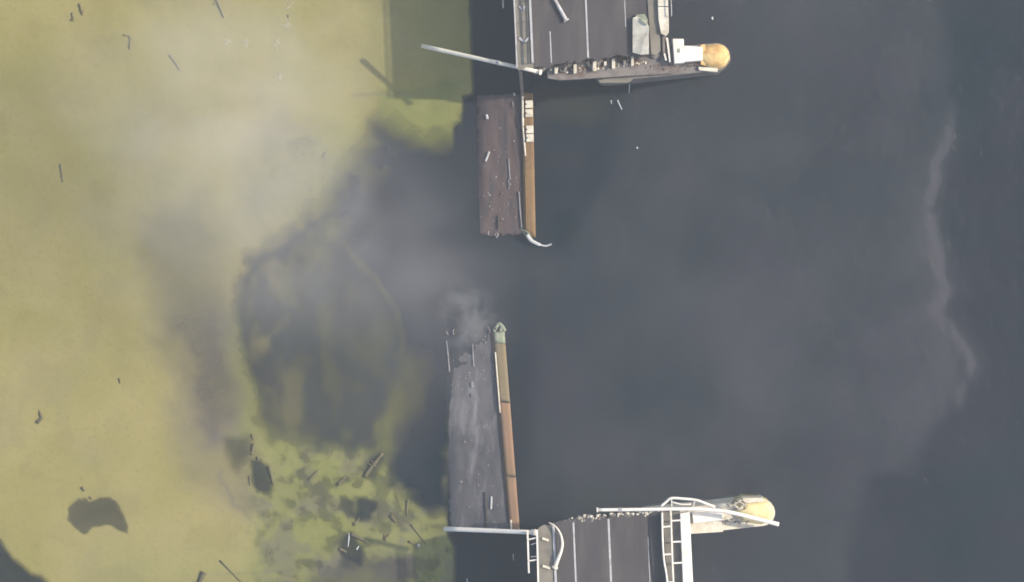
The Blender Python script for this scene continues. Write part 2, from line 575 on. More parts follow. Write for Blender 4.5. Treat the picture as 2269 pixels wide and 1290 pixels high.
# smaller holes
carve([(149, 1148), (154, 1122), (172, 1106), (188, 1104), (198, 1114), (212, 1112), (224, 1102), (245, 1101), (263, 1116), (274, 1138), (286, 1168), (285, 1184),
       (262, 1176), (244, 1166), (228, 1164), (205, 1166), (194, 1180), (184, 1182), (168, 1172)], 4, 0.74, 'F')
carve([(556, 1024), (578, 1018), (592, 1032), (604, 1070), (596, 1090), (574, 1094), (564, 1076)], 7, 0.82, 'F')
carve([(498, 972), (552, 972), (552, 1010), (530, 1046), (505, 1020)], 14, 0.55, 'F')
carve([(752, 1102), (766, 1100), (782, 1114), (788, 1140), (770, 1152), (756, 1130)], 7, 0.7, 'F')
carve([(792, 1104), (812, 1102), (836, 1122), (824, 1150), (800, 1158), (786, 1146), (796, 1126)], 7, 0.8, 'F')
carve([(762, 1184), (780, 1180), (800, 1206), (808, 1236), (800, 1256), (774, 1246), (752, 1222)], 8, 0.85, 'F')
carve([(806, 1056), (816, 1028), (840, 1004), (852, 1010), (842, 1038), (824, 1064)], 6, 0.6, 'F')
carve([(656, 1042), (676, 1040), (682, 1060), (664, 1066)], 6, 0.5, 'F')
carve([(735, 1070), (772, 1052), (776, 1062), (744, 1084)], 7, 0.4, 'F')
carve([(862, 1138), (874, 1140), (882, 1158), (870, 1156)], 5, 0.55, 'F')
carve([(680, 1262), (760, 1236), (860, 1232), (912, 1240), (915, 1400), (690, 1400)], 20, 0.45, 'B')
carve([(905, 1104), (938, 1096), (975, 1096), (990, 1108), (985, 1122), (950, 1126), (930, 1120)], 7, 0.8, 'F')
# tongue of clear water in the corner
carve([(-3000, 700), (-200, 1050), (0, 1200), (40, 1246), (70, 1270), (92, 1274), (115, 1305), (190, 1500), (300, 2200), (-3000, 2200)], 9, 0.93, 'F')
# bright tongue of weed by the upper span's shadow
grow([(862, 222), (940, 212), (1016, 212), (1022, 268), (985, 280), (940, 288), (905, 276), (870, 240)], 9, 0.96, 'F')
# thin weed drifting under the pier on the downstream side
grow([(1196, 200), (1290, 202), (1345, 212), (1338, 250), (1260, 262), (1200, 268)], 30, 0.07, 'B')
# scattered thin spots everywhere
spots = fbm(U / 70, V / 70, 301, 5)
lowright = sstep(480, 640, U) * sstep(930, 1020, V)
flecks = fbm(U / 26 + big_u / 30, V / 26, 331, 5)
cover = cover * (1 - (0.06 + 0.40 * lowright) * sstep(0.58, 0.72, spots)) * (1 - 0.48 * lowright * sstep(0.45, 0.75, flecks))
veil = sstep(0.44, 0.60, fbm(U / 34, V / 34 + big_v / 25, 361, 5)) * sstep(40, -60, sdist(BU, BV, [(640, 320), (760, 300), (880, 280), (860, 360), (760, 440), (700, 560), (560, 640), (530, 560), (600, 440)]))
cover = np.clip(cover + 0.30 * veil * (1 - cover), 0, 1)

green = np.clip(sstep(500, 600, BU) * sstep(880, 1010, BV) * 0.85
                + 0.9 * sstep(20, -20, sdist(BU, BV, [(500, 690), (560, 690), (560, 980), (505, 990)]))
                + 0.9 * sstep(20, -20, sdist(BU, BV, [(840, 212), (1040, 200), (1040, 300), (860, 300)]))
                + 0.35 * sstep(760, 860, U) * sstep(300, 100, V)
                + 0.35 * sstep(1150, 1280, BV) * sstep(60, 250, BU)
                + 0.55 * sstep(520, 760, BU) * sstep(200, 330, BV)
                + 0.25 * (fbm(U / 180, V / 180, 401) - 0.5), 0, 1)
stain_shade = np.clip((0.42 + 0.25 * sstep(600, 760, V)) * sstep(70, -50, sdist(BU, BV, smoke_shade))  # smoke's shadow, painted into the mat's colour
                + 0.38 * sstep(46, -30, sdist(BU, BV, [(360, 900), (470, 940), (560, 985), (570, 1100), (520, 1120), (400, 1050)]))
                + 0.30 * sstep(14, -4, linedist(BU, BV, [(480, 1045), (520, 1110), (570, 1165), (600, 1215)]))
                + 0.35 * sstep(8, -1, np.abs(V - 208 + (U - 900) * 0.012 + fine_v * 0.3)) * sstep(760, 800, U) * sstep(960, 860, U)  # narrow dark band paints a cast shadow across the weed
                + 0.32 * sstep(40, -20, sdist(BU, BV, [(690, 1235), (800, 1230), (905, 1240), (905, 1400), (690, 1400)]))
                + 0.42 * lowright * sstep(0.50, 0.64, fbm(U / 45, V / 45, 451, 5))
                + 0.26 * sstep(5, -1, np.abs(V - 1272 + (U - 500) * 0.05)) * sstep(440, 520, U) * sstep(720, 640, U)  # faint line paints the shadow of an overhead wire
                + 0.12 * sstep(0.5, 0.7, fbm(U / 120, V / 120, 471, 4)), 0, 1)
zf = 0.03 + 0.03 * fbm(U / 20, V / 20, 501, 3)
weed = grid_object('floating_weed', us, vs, zf, {'cover': cover, 'green': green, 'stain_shade': stain_shade}, weed_material(), keep=cover > 0.015)
tag(weed, 'yellow green mat of floating weed covering the water left of the broken bridge', 'water weed', kind='stuff')


# ------------------------------------------------------------------ the standing bridge ends
ZD = 10.0                     # height of the road surface
TILT = 0.042                  # lean of the bridge axis in the photo


def B(c, v):
    return (c + TILT * v, v)


def jag(a, b, n, amp):
    """broken line from a to b in pixels"""
    out = []
    for i in range(n):
        t = i / (n - 1)
        out.append((a[0] + (b[0] - a[0]) * t + (random.uniform(-1, 1) * amp * 0.4 if 0 < i < n - 1 else 0),
                    a[1] + (b[1] - a[1]) * t + (random.uniform(-1, 1) * amp if 0 < i < n - 1 else 0)))
    return out


def strip(c0, c1, va, vb):
    return [B(c0, va), B(c1, va), B(c1, vb), B(c0, vb)]


def bar(bm, u0, v0, z0, u1, v1, z1, w, h):
    return obox(bm, P(u0, v0, z0), P(u1, v1, z1), w, h)


def railing(parent, name, c, va, vb, zt, step, m, post_r=0.06, width=0.12, low=True):
    bm = bmesh.new()
    n = max(2, int(abs(vb - va) / step))
    for (dz, w) in (((0, width), (-0.45, width * 0.6)) if low else ((0, width),)):
        obox(bm, P(*B(c, va), zt + dz), P(*B(c, vb), zt + dz), w, w * 0.8)
    r = link_mesh(name, bm, m, parent)
    me = None
    for i in range(n + 1):
        v = va + (vb - va) * i / n
        if me is None:
            bm = bmesh.new()
            tube(bm, [Vector((0, 0, -0.95)), Vector((0, 0, 0.0))], post_r, 6)
            me = bpy.data.meshes.new('post'); bm.to_mesh(me); bm.free(); me.materials.append(m)
        o = bpy.data.objects.new('post', me)
        COL.objects.link(o)
        o.parent = r
        o.location = P(*B(c, v), zt) - world_loc(r)
    return r


def girders(parent, va, vb, cs):
    for c in cs:
        bm = bmesh.new()
        for (w, z0, z1) in ((0.55, ZD - 1.75, ZD - 1.55), (0.22, ZD - 1.55, ZD - 0.35)):
            a, b = P(*B(c, va), (z0 + z1) / 2), P(*B(c, vb), (z0 + z1) / 2)
            obox(bm, a, b, w, z1 - z0)
        link_mesh('girder', bm, M_CONC, parent)


# ---- upper end
upper = empty('road_bridge', P(1300, 0, 0), 'grey asphalt end of the broken bridge entering from the top edge of the picture', 'bridge', 'standing ends of the broken bridge')
V0 = -420
brk = jag((1184, 150), (1216, 151), 4, 3) + jag((1226, 144), (1330, 131), 14, 6) + jag((1342, 128), (1440, 121), 13, 6)
pprism('road_surface', [B(1176, V0), B(1424, V0)] + [(1441, 118)] + list(reversed(brk))[1:], ZD - 0.35, ZD, M_ASPHALT, upper)
pprism('footway_slab', [B(1137, V0), B(1175.5, V0)] + [(1182.5, 152), (1170, 157), (1160, 152), (1149, 156), (1144, 146)], ZD - 0.35, ZD + 0.18, M_WALK, upper)
pprism('kerb', strip(1172, 1177, V0, 140), ZD - 0.2, ZD + 0.32, M_RAIL, upper)
pprism('right_footway', [B(1424.5, V0), B(1457.5, V0), (1464, 112), (1455, 124), (1443, 120)], ZD - 0.35, ZD + 0.14, M_WALK, upper)
pprism('parapet', [B(1458, V0), B(1480, V0), B(1480, 40), B(1479, 72), B(1472, 80), B(1461, 74), B(1457, 44)], ZD - 0.6, ZD + 0.5, M_PALE, upper, 0.04)
pprism('parapet_joint', strip(1457, 1481, 13.5, 15.5), ZD - 0.4, ZD + 0.506, M_DARK, upper)
for (c, va, vb, w) in ((1298, V0, 128, 3.6), (1216, 70, 140, 2.4), (1384, V0, 60, 1.6)):
    pprism('lane_line', strip(c - w / 2, c + w / 2, va, vb), ZD + 0.001, ZD + 0.006, M_LINE, upper)
girders(upper, V0, 118, (1160, 1205, 1258, 1311, 1364, 1417, 1466))
railing(upper, 'railing', 1139.5, V0, 150, ZD + 0.55, 45, M_RAIL, 0.05, 0.14)
railing(upper, 'railing', 1175, V0, 138, ZD + 1.0, 45, M_RAIL, 0.05, 0.16)
railing(upper, 'railing', 1487, V0, 34, ZD + 1.0, 45, M_RAIL, 0.04, 0.08, False)
# cross ribs on the narrow footway
for v, u0, u1 in ((18, 1151, 1162), (88, 1150, 1172), (-40, 1146, 1170)):
    bm = bmesh.new()
    bar(bm, u0, v - 4, ZD + 0.26, (u0 + u1) / 2 + 2, v + 5, ZD + 0.26, 0.22, 0.12)
    bar(bm, (u0 + u1) / 2 + 2, v + 5, ZD + 0.26, u1, v - 5, ZD + 0.26, 0.18, 0.12)
    link_mesh('bent_bracket', bm, M_RAIL, upper)

# ---- lower end
lower = empty('road_bridge', P(1350, 1250, 0), 'grey asphalt end of the broken bridge with white lane lines entering from the bottom edge', 'bridge', 'standing ends of the broken bridge')
V1 = 1720
brk = jag((1231, 1158), (1260, 1151), 4, 3) + jag((1272, 1150), (1360, 1141), 13, 6) + jag((1372, 1140), (1466, 1131), 13, 6)
pprism('road_surface', brk + [B(1417.5, V1), B(1178.5, V1)], ZD - 0.35, ZD, M_ASPHALT, lower)
pprism('footway_slab', [(1189, 1176), (1196, 1168), (1206, 1163), (1218, 1166), (1227, 1158), B(1178, V1), B(1138, V1)], ZD - 0.35, ZD + 0.18, M_WALK, lower)
pprism('kerb', [(1224, 1166), (1229, 1160), B(1180, V1), B(1175, V1)], ZD - 0.2, ZD + 0.3, M_RAIL, lower)
pprism('right_footway', [(1468, 1131), (1490, 1126), (1506, 1130), B(1457.5, V1), B(1418, V1)], ZD - 0.35, ZD + 0.14, M_WALK, lower)
pprism('parapet', [(1506.5, 1138), (1528, 1134), B(1484, V1), B(1458, V1)], ZD - 0.6, ZD + 0.75, M_WHITE, lower, 0.05)
for (c, va, vb, w) in ((1222, 1158, V1, 3.6), (1300, 1150, V1, 4.4), (1386, 1190, V1, 1.8)):
    pprism('lane_line', strip(c - w / 2, c + w / 2, va, vb), ZD + 0.001, ZD + 0.006, M_LINE, lower)
girders(lower, 1175, V1, (1160, 1205, 1258, 1311, 1364, 1417, 1466))
# steel barrier with crossbars beside the right footway
bm = bmesh.new()
rails = smooth_path([P(1467, 1136, ZD + 1.0), P(1468, 1190, ZD + 1.0), P(1471, 1240, ZD + 1.0), P(1479, 1300, ZD + 1.0), P(1482, 1450, ZD + 1.0), P(1488, V1, ZD + 1.0)], 5)
tube(bm, rails, 0.10, 7)
barrier = link_mesh('barrier_rail', bm, M_WHITE, lower, True)
bm = bmesh.new()
tube(bm, [P(1486, 1132, ZD + 0.9), P(1489, 1230, ZD + 0.9), P(1494, 1340, ZD + 0.9), P(1506, V1, ZD + 0.9)], 0.09, 7)
link_mesh('barrier_rail', bm, M_POLE, lower, True)
bm = bmesh.new()
prism(bm, pxy([(1466, 1140), (1467.5, 1140), (1480, 1300), (1489, V1), (1487, V1), (1478, 1300)], ZD + 0.5), ZD + 0.1, ZD + 0.9)
link_mesh('barrier_panel', bm, M_DARK, lower)
for (u0, v0, u1, v1) in ((1467, 1168, 1487, 1166), (1470, 1229, 1489, 1228), (1488, 1154, 1508, 1153), (1489, 1201, 1509, 1200), (1490, 1248, 1511, 1247), (1478, 1291, 1492, 1290), (1492, 1296, 1513, 1295)):
    bm = bmesh.new()
    bar(bm, u0, v0, ZD + 0.92, u1, v1, ZD + 0.92, 0.15, 0.1)
    link_mesh('crossbar', bm, M_WHITE, lower)

# ------------------------------------------------------------------ piers
def stadium(p0, p1, r, n=10, z=8.3):
    a, b = P(*p0, z), P(*p1, z)
    d = (b - a); ang = math.atan2(d.y, d.x)
    out = []
    for i in range(n + 1):
        t = ang - math.pi / 2 + math.pi * i / n
        out.append((b.x + r * math.cos(t), b.y + r * math.sin(t)))
    for i in range(n + 1):
        t = ang + math.pi / 2 + math.pi * i / n
        out.append((a.x + r * math.cos(t), a.y + r * math.sin(t)))
    return out


def capbeam(p0, p1, w0, w1, z):
    a, b = P(*p0, z), P(*p1, z)
    d = (b - a).normalized(); s = Vector((-d.y, d.x, 0))
    mid = a + d * 1.2
    return [tuple((a + s * w0 * 0.6)[:2]), tuple((mid + s * w0)[:2]), tuple((b + s * w1)[:2]), tuple((b - s * w1)[:2]), tuple((mid - s * w0)[:2]), tuple((a - s * w0 * 0.6)[:2])]


def dome(parent, name, cu, cv, r, z0, z1, m, squash=1.0, back=(0, 0)):
    """rounded concrete nose, flat dome"""
    bm = bmesh.new()
    c = P(cu, cv, z1)
    rings = []
    prof = [(1.0, 0.0), (1.0, 0.55), (0.97, 0.72), (0.9, 0.86), (0.75, 0.95), (0.5, 1.0)]
    for (k, h) in prof:
        rings.append([bm.verts.new((c.x + r * k * math.cos(a) + (back[0] * S if math.cos(a) < -0.05 else 0), c.y + r * k * squash * math.sin(a) + (back[1] * S if math.cos(a) < -0.05 else 0), z0 + (z1 - z0) * h))
                      for a in [2 * math.pi * i / 28 for i in range(28)]])
    for i in range(len(rings) - 1):
        for k in range(28):
            bm.faces.new((rings[i][k], rings[i][(k + 1) % 28], rings[i + 1][(k + 1) % 28], rings[i + 1][k]))
    bm.faces.new(rings[-1])
    bm.faces.new(list(reversed(rings[0])))
    r2 = random.Random(int(cu))
    for v in bm.verts:          # chipped, weathered surface
        v.co += Vector((r2.uniform(-1, 1), r2.uniform(-1, 1), r2.uniform(-1, 1))) * 0.05
    return link_mesh(name, bm, m, parent, True)


def rock(bm, c, r, rnd):
    m = bmesh.ops.create_icosphere(bm, subdivisions=1, radius=r)
    k = Vector((rnd.uniform(.6, 1.3), rnd.uniform(.6, 1.3), rnd.uniform(.4, .8)))
    for v in m['verts']:
        v.co = Vector((v.co.x * k.x, v.co.y * k.y, v.co.z * k.z)) * rnd.uniform(.75, 1.2) + c


# upper pier
pier1 = empty('bridge_pier', P(1450, 140, 0), 'upper concrete bridge pier with row of white bearing blocks and rounded yellow nose', 'bridge pier', 'bridge piers')
bm = bmesh.new(); prism(bm, stadium((1350, 150), (1588, 126), 30 * S, z=7.6), -3.0, 7.6)
link_mesh('pier_shaft', bm, M_CONC, pier1)
bm = bmesh.new(); prism(bm, capbeam((1213, 163), (1492, 136), 17 * S, 26 * S, 8.2), 7.2, 8.2)
link_mesh('cap_beam', bm, M_CONC, pier1)
pprism('cap_edge', [(1326, 178), (1400, 172), (1402, 177), (1392, 183), (1330, 184)], 6.6, 7.9, M_WALK, pier1)
pprism('plinth', [(1490, 86), (1515, 86), (1517, 139), (1494, 141)], 7.4, 9.3, M_WHITE, pier1, 0.05)
pprism('plinth', [(1516, 101), (1557, 104), (1557, 134), (1517, 137)], 7.4, 9.1, M_WHITE, pier1, 0.05)
pprism('opening', [(1500, 108), (1507, 108), (1507, 117), (1500, 117)], 9.25, 9.31, M_GREENCONC, pier1)
dome(pier1, 'nose', 1590, 123.5, 31 * S, 2.0, 8.4, M_YELLOW, 0.97, (-12, -1.3))
pprism('nose_collar', [(1552, 100), (1562, 98), (1566, 124), (1563, 146), (1553, 143)], 7.2, 8.2, M_YELLOW, pier1)
pprism('ledge', [(1547, 148), (1590, 151), (1590, 160), (1549, 156)], 6.5, 7.9, M_PALE, pier1, 0.03)
for (u, v, w, h, mt) in ((1232, 156, 7, 15, M_PALE), (1252, 155, 6, 11, M_CONC), (1274, 153, 7, 20, M_PALE), (1317, 147, 8, 22, M_PALE), (1341, 141, 6, 9, M_PALE),
                         (1359, 141, 7, 23, M_PALE), (1384, 139, 6, 12, M_CONC), (1401, 135, 6, 22, M_PALE)):
    pprism('bearing_block', [(u - w / 2, v - h / 2), (u + w / 2, v - h / 2 - 0.7), (u + w / 2, v + h / 2 - 0.7), (u - w / 2, v + h / 2)], 8.1, 8.75, mt, pier1, 0.03)
for (u, v, w, h) in ((1243, 157, 8, 9), (1263, 155, 6, 8), (1297, 151, 12, 8), (1333, 146, 8, 10), (1372, 143, 7, 8), (1392, 142, 6, 8), (1412, 137, 8, 9), (1480, 128, 8, 12)):
    pprism('dark_recess', [(u - w / 2, v - h / 2), (u + w / 2, v - h / 2), (u + w / 2, v + h / 2), (u - w / 2, v + h / 2)], 8.05, 8.22, M_RUST, pier1)
bm = bmesh.new(); bar(bm, 1478, 84, 8.9, 1485, 138, 8.9, 0.18, 0.16); link_mesh('guide_bar', bm, M_WHITE, pier1)
bm = bmesh.new(); bar(bm, 1472, 118, 8.8, 1476, 134, 8.8, 0.16, 0.16); link_mesh('guide_bar', bm, M_WHITE, pier1)

# lower pier
pier2 = empty('bridge_pier', P(1560, 1150, 0), 'lower concrete bridge pier with rounded pale yellow nose right of the white parapet', 'bridge pier', 'bridge piers')
bm = bmesh.new(); prism(bm, stadium((1440, 1163), (1688, 1136), 29 * S, z=7.6), -3.0, 7.6)
link_mesh('pier_shaft', bm, M_PALE, pier2)
bm = bmesh.new(); prism(bm, capbeam((1290, 1182), (1600, 1152), 17 * S, 26 * S, 8.2), 7.2, 8.2)
link_mesh('cap_beam', bm, M_PALE, pier2)
dome(pier2, 'nose', 1688, 1136, 30 * S, 2.0, 8.4, solid('pale_yellow_concrete', (0.72, 0.60, 0.28), (0.80, 0.72, 0.40), (0.58, 0.36, 0.17), 1.1, 8, 0.85, 0.6, 0.8, 0.8), 0.97, (-30, 3.0))
pprism('plinth', [(1533, 1136), (1600, 1136), (1601, 1153), (1536, 1160)], 7.6, 9.0, M_WHITE, pier2, 0.05)
pprism('ledge', [(1645, 1104), (1690, 1103), (1692, 1112), (1648, 1116)], 6.5, 8.6, M_PALE, pier2, 0.03)

# ------------------------------------------------------------------ loose things on the bridge ends
def pole(name, ctrl, r0, r1, m, label, cat, n=5, seg=9, collar=None, lamp=False):
    pts = smooth_path([P(*c) for c in ctrl], n) if len(ctrl) > 2 else [P(*ctrl[0]).lerp(P(*ctrl[1]), i / 6) for i in range(7)]
    k = len(pts) - 1
    root = empty(name, pts[0], label, cat)
    bm = bmesh.new()
    tube(bm, pts, [r0 + (r1 - r0) * i / k for i in range(k + 1)], seg)
    link_mesh('shaft', bm, m, root, True)
    if collar is not None:
        i = collar
        a, b = pts[i], pts[i + 1]
        d = (b - a).normalized()
        bm = bmesh.new(); rr = (r0 + (r1 - r0) * i / k) * 1.25
        tube(bm, [a, a + d * 0.35], rr, seg)
        link_mesh('collar', bm, M_RAIL, root)
    # base flange
    d = (pts[1] - pts[0]).normalized()
    bm = bmesh.new(); tube(bm, [pts[0] - d * 0.12, pts[0]], r0 * 1.5, 8)
    link_mesh('flange', bm, m, root)
    return root


pole('fallen_pole', [(1196, 160, 10.7), (935, 102, 5.0)], 0.18, 0.22, M_POLE, 'pale metal pole fallen across the upper footway, sticking out left over the weed', 'pole', collar=2)
pole('fallen_pole', [(1254, 44, 10.25), (1205, -45, 10.25)], 0.19, 0.12, M_RAIL, 'grey metal pole lying on the upper road next to the top edge', 'pole')
pole('fallen_pole', [(1184, 1180, 10.6), (985, 1172, 6.6)], 0.21, 0.23, M_WHITE, 'white straight pole sticking out left from the lower footway over the sunken span', 'pole', collar=0)
pole('fallen_pole', [(1325, 1130, 10.5), (1430, 1129, 10.7), (1540, 1128, 10.9), (1610, 1134, 10.6), (1670, 1148, 10.1), (1725, 1162, 9.6)], 0.16, 0.22, M_WHITE, 'long bent white pole lying across the lower pier and its yellow nose', 'pole', 6, collar=3)
pole('fallen_pole', [(1230, 1256, 10.4), (1236, 1240, 10.6), (1243, 1222, 10.7), (1246, 1204, 10.8), (1242, 1184, 10.8), (1231, 1167, 10.7), (1216, 1158, 10.6)], 0.20, 0.05, M_POLE, 'thin white pole bent into a bow on the lower footway', 'pole', 4)

# bent railing frame hanging off the lower footway
fr = empty('bent_railing', P(1180, 1220, 10.0), 'white ladder shaped railing frame hanging off the left side of the lower footway', 'railing')
for (a, b, w) in (((1169, 1176, 10.7), (1172, 1270, 10.5), 0.17), ((1190, 1174, 10.9), (1193, 1300, 10.9), 0.17)):
    bm = bmesh.new(); obox(bm, P(*a), P(*b), w, 0.14); link_mesh('rail', bm, M_WHITE, fr)
bm = bmesh.new(); obox(bm, P(1193, 1300, 10.9), P(1210, V1, 10.9), 0.15, 0.14); link_mesh('rail', bm, M_WHITE, fr)
for (a, b) in (((1170, 1196), (1191, 1191)), ((1171, 1243), (1192, 1240)), ((1176, 1234), (1189, 1233)), ((1177, 1207), (1189, 1203))):
    bm = bmesh.new(); obox(bm, P(*a, 10.7), P(*b, 10.85), 0.13 if a[0] < 1173 else 0.07, 0.12); link_mesh('rung', bm, M_WHITE if a[0] < 1173 else M_RAIL, fr)
# bent loop of railing above lower pier
lp = empty('bent_railing', P(1520, 1115, 9.0), 'white railing bent into a loop above the long pole on the lower pier', 'railing')
for pts in ([(1464, 1122, 10.8), (1476, 1112, 10.9), (1487, 1104, 11.0), (1512, 1105, 11.0), (1542, 1108, 10.9), (1562, 1115, 10.7), (1584, 1124, 10.4)],
            [(1487, 1112, 10.5), (1512, 1118, 10.5), (1532, 1117, 10.4)]):
    bm = bmesh.new(); tube(bm, smooth_path([P(*p) for p in pts], 3), 0.13 if pts[0][0] < 1480 else 0.08, 7)
    link_mesh('rail', bm, M_WHITE, lp, True)
for (a, b) in (((1488, 1105, 10.9), (1489, 1128, 10.5)), ((1540, 1108, 10.8), (1536, 1126, 10.4))):
    bm = bmesh.new(); obox(bm, P(*a), P(*b), 0.10, 0.1); link_mesh('bar', bm, M_WHITE, lp)
# tangle of wire mesh on the lower pier
wm = empty('wire_mesh', P(1638, 1120, 8.5), 'crumpled wire mesh on the lower pier beside its yellow nose', 'wire mesh')
rr = random.Random(5)
for i in range(9):
    bm = bmesh.new()
    pts = []
    for k in range(9):
        a = 2 * math.pi * k / 8 + i
        pts.append(P(1638 + (17 - i) * math.cos(a) + rr.uniform(-2, 2), 1119 + (11 - i * 0.6) * math.sin(a) + rr.uniform(-2, 2), 8.7 + 0.1 * i + rr.uniform(-.1, .1)))
    tube(bm, pts, 0.045, 5)
    link_mesh('wire', bm, M_PALE if i % 3 else M_RUST, wm)


def slab(name, pts, thick, m, label, cat, group=None):
    """loose plate: corners (u, v, z)"""
    bm = bmesh.new()
    t = [bm.verts.new(P(*p)) for p in pts]
    b = [bm.verts.new(P(*p) - Vector((0, 0, thick))) for p in pts]
    n = len(pts)
    bm.faces.new(t); bm.faces.new(list(reversed(b)))
    for i in range(n): bm.faces.new((b[i], b[(i + 1) % n], t[(i + 1) % n], t[i]))
    bmesh.ops.recalc_face_normals(bm, faces=bm.faces)
    bmesh.ops.triangulate(bm, faces=bm.faces)
    o = link_mesh(name, bm, m)
    return tag(o, label, cat, group)


slab('concrete_slab', [(1402, 40, 10.5), (1411, 36, 10.5), (1433, 47, 10.9), (1438, 60, 11.0), (1438, 120, 11.0), (1420, 121, 10.8), (1402, 116, 10.45)], 0.45, M_PALE,
     'cream concrete slab lying on the upper road next to the right footway', 'slab')
slab('concrete_slab', [(1408, 33, 10.3), (1428, 31, 10.3), (1436, 44, 10.7), (1433, 56, 11.1), (1420, 47, 10.9)], 0.25, M_GREENCONC,  # greenish plate stands in for the shaded corner of the slab
     'greenish shade at the top of the cream slab, built as a small plate', 'slab')
for (u0, v0, u1, v1, w, lb) in ((1201, 1193, 1216, 1198, 0.24, 'short pale bar on the lower footway near the broken edge'), (1202, 1254, 1220, 1260, 0.24, 'short pale bar on the lower footway beside the foot of the bowed pole')):
    bm = bmesh.new(); bar(bm, u0, v0, ZD + 0.3, u1, v1, ZD + 0.3, w, 0.16)
    bmesh.ops.bevel(bm, geom=bm.edges[:], offset=0.03, segments=1, affect='EDGES')
    tag(link_mesh('scrap_bar', bm, M_PALE), lb, 'bar')
bm = bmesh.new(); rock(bm, P(1181, 1180, 10.6), 0.28, rr); tag(link_mesh('concrete_lump', bm, M_WHITE), 'white lump at the root of the straight white pole', 'concrete lump')
bm = bmesh.new(); tube(bm, [P(1114, -30, 9.0), P(1115, 18, 9.2)], 0.07, 6); tag(link_mesh('hanging_cable', bm, M_RAIL), 'thin pale cable stub left of the upper footway at the top edge', 'cable')


def rubble(name, line, n, spread, z, m, label, sizes=(0.06, 0.22), seed=1):
    r2 = random.Random(seed)
    bm = bmesh.new()
    for i in range(n):
        t = r2.random() * (len(line) - 1)
        k = int(t); f = t - k
        u = line[k][0] * (1 - f) + line[k + 1][0] * f + r2.gauss(0, spread)
        v = line[k][1] * (1 - f) + line[k + 1][1] * f + r2.gauss(0, spread * 0.7)
        rock(bm, P(u, v, z), r2.uniform(*sizes), r2)
    o = link_mesh(name, bm, m)
    return tag(o, label, 'rubble', kind='stuff')


rubble('rubble', [(1262, 1151), (1300, 1147), (1340, 1143), (1372, 1139), (1400, 1138), (1452, 1134)], 55, 4.0, ZD + 0.05, M_PALE, 'pale rubble along the broken edge of the lower road', (0.04, 0.16), 3)
rubble('rubble', [(1240, 1158), (1300, 1149), (1360, 1144), (1462, 1134)], 40, 4.0, ZD - 0.1, M_CONC, 'grey concrete chunks along the broken edge of the lower road', (0.10, 0.34), 13)
rubble('rubble', [(1190, 155), (1240, 148), (1330, 136), (1440, 124), (1478, 112)], 60, 4.0, 8.4, M_CONC, 'grey rubble along the broken edge of the upper road', (0.08, 0.34), 4)
rubble('rubble', [(1222, 160), (1290, 152), (1360, 146), (1430, 138)], 45, 4.5, 8.3, M_PALE, 'pale chips scattered on the upper pier between the white bearing blocks', (0.04, 0.13), 8)
rubble('rubble', [(1440, 150), (1500, 145), (1550, 142)], 40, 5.0, 8.2, M_RUST, 'dark crumbs on the upper pier right of the deck', (0.04, 0.13), 9)
rubble('rubble', [(1540, 1165), (1600, 1156), (1660, 1150)], 60, 6.0, 8.1, M_CONC, 'grey crumbs on the lower pier right of the parapet', (0.04, 0.15), 10)
# torn reinforcement bars on both broken edges
for (line, z, mm, lb, sgn) in (([(1262, 1152), (1360, 1143), (1462, 1133)], ZD - 0.12, M_PALE, 'pale torn reinforcement bars along the broken edge of the lower road', -1),
                               ([(1228, 143), (1330, 131), (1440, 121)], ZD - 0.15, M_RUST, 'torn reinforcement bars along the broken edge of the upper road', 1)):
    bm = bmesh.new()
    for i in range(26):
        t = random.random() * (len(line) - 1); k = int(t); f = t - k
        u = line[k][0] * (1 - f) + line[k + 1][0] * f; v = line[k][1] * (1 - f) + line[k + 1][1] * f
        tube(bm, [P(u, v - sgn * 3, z), P(u + random.uniform(-3, 3), v + sgn * random.uniform(2, 6), z + random.uniform(-.3, .3))], 0.03, 5)
    tag(link_mesh('reinforcement_bars', bm, mm), lb, 'steel bars', kind='stuff')


# ------------------------------------------------------------------ sunken spans
def bilerp(q, s, t):
    a = Vector(q[0]).lerp(Vector(q[1]), s); b = Vector(q[3]).lerp(Vector(q[2]), s)
    return a.lerp(b, t)


